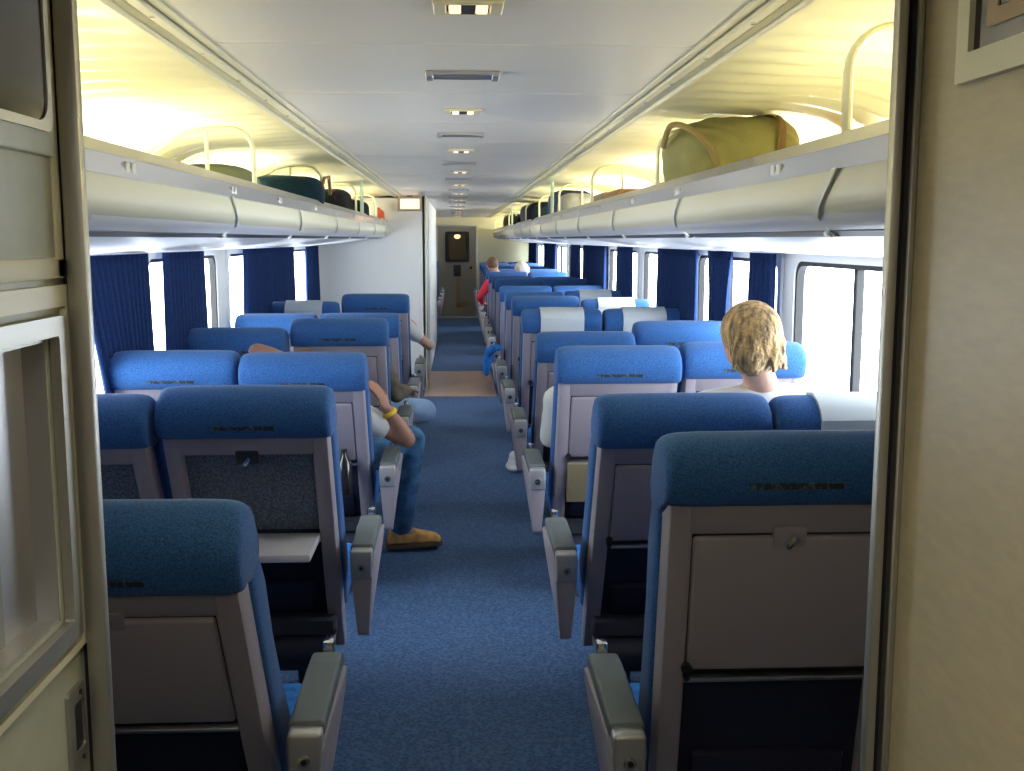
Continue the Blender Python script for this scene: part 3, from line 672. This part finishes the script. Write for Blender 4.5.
def head(b, c, yaw=0, tilt=0, s=1., roll=0):
    """head facing +y before turning"""
    R_ = (Matrix.Rotation(yaw, 3, 'Z') @ Matrix.Rotation(roll, 3, 'Y') @ Matrix.Rotation(tilt, 3, 'X')); c = Vector(c)
    P_ = lambda x, y, z: c+R_ @ Vector((x*s, y*s, z*s))
    ball(b, P_(0, -.01, .02), (.075*s, .094*s, .092*s), 3, R_); ball(b, P_(0, .035, -.045), (.055*s, .055*s, .062*s), 3, R_); ball(b, P_(0, .062, -.085), (.028*s, .022*s, .020*s), 2, R_)
    for q in (-1, 1): ball(b, P_(q*.077, -.005, -.01), (.010*s, .018*s, .032*s), 2, R_); ball(b, P_(q*.030, .078, .008), (.017*s, .010*s, .010*s), 2, R_); ball(b, P_(q*.03, .07, -.03), (.022*s, .016*s, .020*s), 2, R_)
    capsule(b, P_(0, .085, .005), P_(0, .104, -.030), .009*s, .014*s, 8); ball(b, P_(0, .088, -.058), (.023*s, .010*s, .008*s), 2, R_)
    return P_, R_
def eyes(P_, R_, par, s=1.):
    b = B()
    for q in (-1, 1): ball(b, P_(q*.031, .083, .006), .0095*s, 2)
    obj('eye', b, 'shirtw', par); b = B()
    for q in (-1, 1): ball(b, P_(q*.031, .090, .006), .0045*s, 2)
    obj('pupil', b, 'dark', par)

def passenger(label, hip, shoulders, headc, arms, legs, skin='skin', shirt='shirtw', trousers='jeans', hair='hairb', yaw=0, tilt=0, roll=0, hs=1., shoe='boot', hairfn=None, sleeve=.45, vox=.009, shoes=True):
    """hip: pelvis centre; shoulders: (L,R) points; arms: [(elbow,wrist,handdir,palm)]; legs: [(hip,knee,ankle,toe)]"""
    hip = Vector(hip); SL, SR = Vector(shoulders[0]), Vector(shoulders[1]); ch = (SL+SR)/2; hc = Vector(headc)
    b = B(); sx = (SR-SL).normalized()
    for k in (-1, 1): chain(b, [(hip+sx*k*.075, .115), (hip*.5+ch*.5+sx*k*.06, .105), (ch+sx*k*.08+Vector((0, 0, -.03)), .10)])
    chain(b, [(SL, .062), (ch+Vector((0, 0, .03)), .07), (SR, .062)]); chain(b, [(ch+Vector((0, 0, .03)), .062), (hc*.45+ch*.55+Vector((0, 0, .02)), .054), (hc+Vector((0, -.01, -.05)), .052)])
    P_, R_ = head(b, hc, yaw, tilt, hs, roll)
    for S_, (e, w_, hd, pn) in zip((SL, SR), arms):
        chain(b, [(S_, .052), ((Vector(S_)+Vector(e))/2, .047), (e, .038)]); chain(b, [(e, .040), (Vector(e)*.65+Vector(w_)*.35, .040), (w_, .026)]); hand(b, w_, hd, pn)
    for (h_, k_, a_, toe) in legs:
        chain(b, [(h_, .085), (k_, .058)]); chain(b, [(k_, .056), (Vector(k_)*.65+Vector(a_)*.35, .052), (a_, .034)]); chain(b, [(a_, .034), (toe, .03)])
    body = fused('person', b, skin, vox=vox); tag(body, label, 'person')
    # shirt
    b = B()
    for k in (-1, 1): chain(b, [(hip+sx*k*.075+Vector((0, 0, .02)), .126), (hip*.5+ch*.5+sx*k*.06, .118), (ch+sx*k*.08+Vector((0, 0, -.03)), .112)])
    chain(b, [(SL, .073), (ch+Vector((0, 0, .02)), .082), (SR, .073)])
    for S_, (e, w_, hd, pn) in zip((SL, SR), arms):
        m_ = Vector(S_)*(1-sleeve*1.6)+Vector(e)*sleeve*1.6 if sleeve < .625 else None
        if m_: chain(b, [(S_, .068), (m_, .060)])
        else: chain(b, [(S_, .066), (e, .052)]); chain(b, [(e, .052), (Vector(e)*.15+Vector(w_)*.85, .038)])
    fused('shirt', b, shirt, body, vox)
    b = B()
    for k in (-1, 1): ball(b, hip+sx*k*.07+Vector((0, 0, -.02)), .122, 3)
    for (h_, k_, a_, toe) in legs:
        k_, a_ = Vector(k_), Vector(a_)
        chain(b, [(h_, .100), (k_, .076)]); chain(b, [(k_, .074), (k_*.5+a_*.5, .068), (a_+Vector((0, 0, .035)), .066)])
    fused('trousers', b, trousers, body, vox, 3)
    if shoes:
        for (h_, k_, a_, toe) in legs: make_shoe(a_, toe, shoe, body)
    eyes(P_, R_, body, hs)
    b = B()
    if hairfn: hairfn(b, P_, R_)
    else:
        ball(b, P_(0, -.022, .035), (.084*hs, .095*hs, .088*hs), 3, R_)
    fused('hair', b, hair, body, .005, 2)
    return body
def make_shoe(ank, toe, m_, par):
    ank, toe = Vector(ank), Vector(toe); d = (toe-ank); d.z = 0; d.normalize(); sd = Vector((-d.y, d.x, 0)); g = min(toe.z, ank.z)-.030
    base = Vector((ank.x, ank.y, 0)); z0 = max(g, .004)
    b = B(); Rm = Matrix((d, sd, Vector((0, 0, 1)))).transposed().to_4x4(); T_ = Matrix.Translation((base.x, base.y, z0)) @ Rm
    t = bmesh.new()
    secs = [(-.075, .028, .075), (-.05, .036, .115), (.0, .038, .12), (.045, .042, .108), (.10, .047, .086), (.15, .048, .076), (.19, .038, .064), (.208, .020, .040)]
    rows = []
    for x, hw, ht in secs:
        rows.append([t.verts.new((x, hw*math.cos(a), .018+max(0, (ht-.018)*math.sin(a)) if math.sin(a) >= 0 else .018+.0*math.sin(a))) for a in [PI*k/8 for k in range(9)]])
    for a_, c_ in zip(rows, rows[1:]):
        for k in range(8): t.faces.new((a_[k], a_[k+1], c_[k+1], c_[k]))
        t.faces.new((a_[8], a_[0], c_[0], c_[8]))
    t.faces.new(rows[0]); t.faces.new(rows[-1][::-1]); bmesh.ops.recalc_face_normals(t, faces=t.faces); put(b, t, T_)
    o = obj('shoe', b, m_, par); md = o.modifiers.new('s', 'SUBSURF'); md.levels = 2; md.render_levels = 2
    b = B(); t = bmesh.new(); rows = []
    o_ = [(-.082, .026), (-.06, .038), (0, .038), (.05, .038), (.1, .048), (.15, .050), (.195, .038), (.214, .016)]
    pts = [(x, y) for x, y in o_]+[(x, -y) for x, y in o_[::-1]]
    prism(t, pts, 'Z', 0, .022, .004, 2); put(b, t, T_); obj('sole', b, 'sole', o)
    b = B(); t = bmesh.new(); tube(t, [(-.03+.0, -.03, .105), (-.05, 0, .112), (-.03, .03, .105), (.02, .034, .10), (.045, 0, .092), (.02, -.034, .10)], .008, 8, closed=True); put(b, t, T_); obj('collar', b, m_, o)

# blond passenger, second row right
def blondhair(b, P_, R_):
    ball(b, P_(0, -.022, .028), (.098, .112, .104), 3, R_); ball(b, P_(-.02, -.055, -.035), (.080, .070, .085), 3, R_); ball(b, P_(.03, -.05, -.03), (.07, .065, .08), 3, R_)
    rnd = random.Random(3)
    for k in range(70):
        a = rnd.uniform(-2.7, -.45); z = rnd.uniform(-.02, .12); r_ = .092; x = r_*math.cos(a)*1.05; y = -.01+r_*math.sin(a)*1.15
        f = max(.35, 1-max(0, z-.03)*7); p0 = P_(x*f, y*f, z); p1 = P_(x*f*1.12+rnd.uniform(-.014, .014), y*f*1.10, z-.045); p2 = P_(x*f*1.08+rnd.uniform(-.02, .02), y*f*1.07, z-.085)
        tube(b, [p0, p1, p2], [.012, .010, .006], 6)
passenger('blond short-haired passenger in a white shirt seen from behind, second row right', (1.10, 3.62, .56), ((.84, 3.60, 1.02), (1.24, 3.56, 1.03)), (.965, 3.56, 1.270),
          [((.80, 3.66, .78), (.92, 3.90, .66), (.5, 1, 0), (0, 0, -1)), ((1.30, 3.65, .76), (1.16, 3.92, .66), (-.5, 1, 0), (0, 0, -1))],
          [((1.0, 3.70, .56), (1.0, 4.10, .60), (1.0, 4.16, .10), (1.0, 4.30, .05)), ((1.2, 3.70, .56), (1.22, 4.10, .60), (1.22, 4.16, .10), (1.22, 4.30, .05))],
          hair='hair', hairfn=blondhair, yaw=.35, roll=-.05, shirt='shirtw', trousers='ljeans', vox=.009)
# man in jeans, third row left
p = passenger('slouched passenger in blue jeans and tan boots, arm with yellow wristband, third row left', (-.64, 5.06, .60), ((-.80, 4.98, .90), (-.49, 5.02, .80)), (-.70, 4.93, 1.0),
          [((-.915, 4.93, 1.095), (-.72, 4.86, 1.045), (1, 0, 0), (0, 1, 0)), ((-.245, 5.02, .665), (-.335, 4.99, .815), (-.45, -.1, 1), (-.8, .3, 0))],
          [((-.70, 5.12, .57), (-.60, 5.48, .62), (-.56, 5.55, .10), (-.5, 5.66, .05)), ((-.52, 5.14, .57), (-.245, 5.36, .60), (-.305, 5.46, .11), (-.16, 5.49, .05))],
          skin='skin2', vox=.008, hs=.92, sleeve=.32)
b = B(); c = Vector((-.325, 4.992, .80)); ax = Vector((-.09, -.03, .15)).normalized(); u = ax.cross(Vector((0, 1, 0))).normalized(); v = ax.cross(u)
tube(b, [c+(u*math.cos(a)+v*math.sin(a))*.031 for a in [2*PI*k/20 for k in range(20)]], .011, 8, closed=True, flat=(.5, 1)); o = obj('wristband', b, 'yellow'); tag(o, 'yellow wristband on the wrist of the passenger in jeans', 'wristband')
# light trousers passenger, fourth row left
passenger('passenger in light blue trousers, knee out in the aisle, fourth row left', (-.62, 6.36, .56), ((-.80, 6.24, .84), (-.44, 6.24, .84)), (-.63, 6.22, .985),
          [((-.86, 6.30, .68), (-.72, 6.55, .64), (.5, 1, 0), (0, 0, -1)), ((-.36, 6.16, .72), (-.31, 6.36, .72), (.1, 1, -.2), (0, 0, -1))],
          [((-.70, 6.44, .54), (-.66, 6.80, .56), (-.64, 6.86, .10), (-.6, 7.0, .05)), ((-.52, 6.46, .56), (-.215, 6.55, .560), (-.50, 6.74, .52), (-.58, 6.80, .50))],
          shirt='brown', trousers='ljeans', skin='skin2', vox=.011, sleeve=.8, hs=.9)
# elbow passenger, sixth row left
passenger('passenger with a bare bent elbow on the armrest, sixth row left', (-.62, 8.94, .56), ((-.80, 8.86, .90), (-.44, 8.86, .90)), (-.62, 8.88, 1.0),
          [((-.88, 8.95, .72), (-.72, 9.2, .64), (.5, 1, 0), (0, 0, -1)), ((-.245, 8.98, .72), (-.34, 9.14, .80), (-.3, .3, 1), (-1, 0, 0))],
          [((-.70, 9.04, .54), (-.68, 9.42, .58), (-.66, 9.5, .10), (-.6, 9.64, .05)), ((-.54, 9.04, .54), (-.52, 9.42, .58), (-.5, 9.5, .10), (-.45, 9.64, .05))],
          skin='boot' if 0 else 'skin', vox=.012, sleeve=.3, hs=.9)
# white sleeve, third row right
passenger('passenger in a white shirt, only the sleeve showing, third row right', (.64, 4.96, .56), ((.455, 4.93, .86), (.82, 4.93, .88)), (.64, 4.93, .985),
          [((.425, 4.98, .68), (.52, 5.22, .64), (.5, 1, 0), (0, 0, -1)), ((.86, 5.0, .68), (.74, 5.22, .64), (-.5, 1, 0), (0, 0, -1))],
          [((.56, 5.04, .54), (.56, 5.40, .58), (.56, 5.48, .10), (.56, 5.6, .05)), ((.74, 5.04, .54), (.74, 5.40, .58), (.74, 5.48, .10), (.74, 5.6, .05))],
          sleeve=.7, vox=.012, hs=.88)
# far passengers
passenger('brown-haired passenger in red, far aisle seat on the right', (.62, 15.16, .56), ((.42, 15.12, .98), (.80, 15.12, .98)), (.47, 15.0, 1.24),
          [((.29, 15.1, .80), (.34, 15.35, .70), (.4, 1, 0), (0, 0, -1)), ((.84, 15.2, .74), (.74, 15.42, .66), (-.5, 1, 0), (0, 0, -1))],
          [((.54, 15.22, .54), (.54, 15.6, .58), (.54, 15.66, .10), (.54, 15.8, .05)), ((.72, 15.22, .54), (.72, 15.6, .58), (.72, 15.66, .10), (.72, 15.8, .05))],
          shirt='red', sleeve=.7, vox=.016)
passenger('pale-haired passenger leaning over, far window seat on the right', (1.10, 15.16, .56), ((.90, 15.1, .96), (1.26, 15.1, .98)), (.90, 15.02, 1.17),
          [((.86, 15.2, .74), (.98, 15.42, .66), (.5, 1, 0), (0, 0, -1)), ((1.3, 15.2, .74), (1.2, 15.42, .66), (-.5, 1, 0), (0, 0, -1))],
          [((1.02, 15.22, .54), (1.02, 15.6, .58), (1.02, 15.66, .10), (1.02, 15.8, .05)), ((1.2, 15.22, .54), (1.2, 15.6, .58), (1.2, 15.66, .10), (1.2, 15.8, .05))],
          hair='hairw', roll=-.7, vox=.016, hs=1.15)
# white shoe in the aisle
par = None
b = B(); ball(b, (0, 0, .03), (.055, .12, .035), 3); ball(b, (0, -.04, .065), (.042, .06, .055), 3); ball(b, (.0, -.06, .11), (.036, .04, .04), 2)
o = fused('white_shoe', b, 'shirtw', vox=.006); o.location = (.375, 7.40, .0); tag(o, 'white shoe standing at the aisle edge, right side', 'shoe')
b = B(); tube(b, [(.32, 9.35, .66), (.29, 9.4, .645), (.262, 9.45, .62), (.25, 9.45, .55), (.24, 9.42, .47), (.25, 9.38, .42)], [.03, .045, .05, .05, .045, .025], 12, flat=(.5, 1)); ball(b, (.27, 9.5, .56), (.04, .09, .06), 2)
ball(b, (.33, 9.52, .65), (.06, .12, .03), 2)
o = fused('jacket', b, 'blue2', vox=.01); tag(o, 'blue jacket hanging over an aisle armrest on the right', 'jacket')

# ------------------------------------------------------------------ luggage
def bag(name, c, size, m_, label, rot=0, e=.6, seed=1, lump=.03, wr=.012):
    t = bmesh.new(); bmesh.ops.create_icosphere(t, subdivisions=5, radius=1); rnd = random.Random(seed); f = [(rnd.uniform(2, 5), rnd.uniform(0, 6)) for _ in range(6)]
    for v in t.verts:
        q = v.co.normalized(); p_ = Vector([math.copysign(abs(a)**e, a) for a in q]); mx_ = max(abs(p_.x), abs(p_.y), abs(p_.z))
        w_ = sum(math.sin(f[k][0]*p_[k % 3]*1.4+f[k][1]+p_[(k+1) % 3]*2) for k in range(6))/6
        p_ = p_*(1+lump*w_*2+wr*(abs(math.sin(p_.x*9+3*math.sin(p_.z*3+p_.y*2)))-.6))
        if p_.z < 0: p_.z *= .96
        v.co = Vector((p_.x*size[0]/2, p_.y*size[1]/2, p_.z*size[2]/2))
    b = B(); put(b, t, Matrix.Rotation(rot, 4, 'Z')); o = obj(name, b, m_, sharp=180); o.location = c
    return tag(o, label, 'luggage')
SH = 1.735
# olive duffel
d = bag('duffel_bag', (.965, 3.86, SH+.142), (.46, .46, .285), 'olive', 'large olive green duffel bag with tan strap on the right rack', rot=.12, e=.66, seed=4, lump=.045, wr=.03)
def duf_strap(x):
    b = B(); pts = []
    for k in range(25):
        a = -.1*PI+1.2*PI*k/24; y = math.copysign(abs(math.cos(a))**.66, math.cos(a))*.238; z = math.copysign(abs(math.sin(a))**.66, math.sin(a))*.152
        pts.append((x+.03*math.sin(a), -y, z))
    tube(b, pts, .013, 6, flat=(1, .3)); return b
o = obj('strap', duf_strap(.085), 'tan', d); o.rotation_euler = (0, 0, .12)
b = B(); tube(b, smooth([(-.08, -.225, -.08), (-.13, -.255, .02), (-.20, -.245, .085), (-.25, -.18, .10), (-.255, -.08, .04)]), .010, 8); obj('carry_handle', b, 'khaki', d)
def case(name, x0, x1, y0, y1, h, m_, label, zip_=True):
    c = ((x0+x1)/2, (y0+y1)/2, SH)
    b = B(); box(b, x0-c[0], x1-c[0], y0-c[1], y1-c[1], 0, h, min(.03, h*.2), 4); o = obj(name, b, m_, sharp=60); o.location = c; tag(o, label, 'luggage')
    if zip_:
        b = B(); sx, sy = (x1-x0)/2, (y1-y0)/2
        tube(b, [(-sx-.001, -sy+.03, h*.6), (sx-.03, -sy-.001, h*.6)][:1]+[(-sx-.002, sy-.03, h*.6)], .005, 6); obj('zip', b, 'dark', o)
        b = B(); tube(b, [(-sx, -.06, h*.45), (-sx-.018, -.05, h*.45), (-sx-.018, .05, h*.45), (-sx, .06, h*.45)], .007, 6); obj('handle', b, 'dark', o)
    return o
case('upright_case', 1.21, 1.35, 3.45, 3.80, .185, 'card', 'brown case wedged beside the olive duffel, nearer the window')
case('leather_case', .80, 1.22, 5.5, 6.05, .12, 'card', 'brown leather case behind the second right hoop divider')
case('leather_case', .82, 1.15, 6.25, 6.7, .135, 'beige', 'pale tan case behind the brown leather case, right rack')
bag('travel_bag', (.93, 9.0, SH+.13), (.36, .55, .27), 'dblue', 'dark navy travel bag inside the fourth right hoop', seed=5)
bag('travel_bag', (.90, 8.3, SH+.10), (.28, .40, .22), 'greyn', 'grey soft bag leaning against the navy bag, right rack', seed=6)
bag('travel_bag', (.90, 10.7, SH+.10), (.36, .5, .22), 'teal', 'dark teal bag near the mid-car stanchion, right rack', seed=7)
bag('travel_bag', (.93, 11.8, SH+.13), (.36, .6, .27), 'black', 'tall black bag behind the teal bag, right rack', seed=8)
bag('travel_bag', (.93, 13.0, SH+.14), (.36, .9, .29), 'dblue', 'dark blue rounded bag, middle of the far group on the right rack', seed=9)
bag('travel_bag', (.88, 14.2, SH+.09), (.30, .8, .19), 'black', 'low black bag in the far group, right rack', seed=10)
bag('travel_bag', (.93, 16.6, SH+.12), (.36, .7, .25), 'black', 'black bag just past the far stanchion, right rack', seed=11)
bag('travel_bag', (.93, 18.2, SH+.13), (.36, .8, .27), 'brown', 'brown bag farthest along the right rack', seed=12)
bag('travel_bag', (-1.15, 5.2, SH+.10), (.42, .7, .22), 'greenbag', 'olive grey soft bag behind the second left hoop', seed=13, e=.7)
o = bag('travel_bag', (-.95, 6.2, SH+.11), (.40, .85, .20), 'teal', 'dark teal suitcase behind the third left hoop', rot=.1, seed=14, e=.5)
b = B(); tube(b, [(.20, -.2, .0), (.215, -.1, .09), (.21, .15, .11), (.20, .3, .02)], .010, 6); obj('carry_strap', b, 'card', o)
bag('travel_bag', (-.90, 7.75, SH+.11), (.30, .7, .20), 'black', 'black bag beside the left stanchion, lumpy with straps', seed=15, lump=.05)
bag('travel_bag', (-.88, 9.0, SH+.095), (.28, .8, .18), 'black', 'smaller black bag past the left stanchion', seed=16, lump=.05)
bag('travel_bag', (-1.05, 8.6, SH+.11), (.26, .5, .22), 'greyn', 'grey green bag at the back of the left rack', seed=19)
o = bag('small_bag', (-.85, 10.3, SH+.11), (.20, .40, .22), 'shirtw', 'white and orange bag on the left rack before the partition', seed=17)
b = B(); box(b, .03, .125, -.10, .0, -.06, .05, .01, 2); obj('orange_patch', b, 'orange', o)
o = bag('small_bag', (-.85, 11.0, SH+.085), (.22, .40, .17), 'orange', 'orange red bag at the far end of the left rack', seed=18)

# things glimpsed under the trays
b = B(); tube(b, [(0, 0, 0), (0, 0, .14), (0, 0, .17), (0, 0, .20)], [.032, .033, .012, .012], 14); o = obj('water_bottle', b, 'darkglass'); o.location = (-.50, 4.63, .50)
tag(o, 'dark bottle tucked in the seat pocket, third row left', 'bottle')
b = B(); box(b, -.09, .09, -.01, .01, -.10, .10, .003, 1); o = obj('magazine', b, 'beige'); o.location = (.56, 4.64, .54); o.rotation_euler = (.35, 0, 0)
tag(o, 'yellow-brown magazine in the seat pocket, third row right', 'magazine')
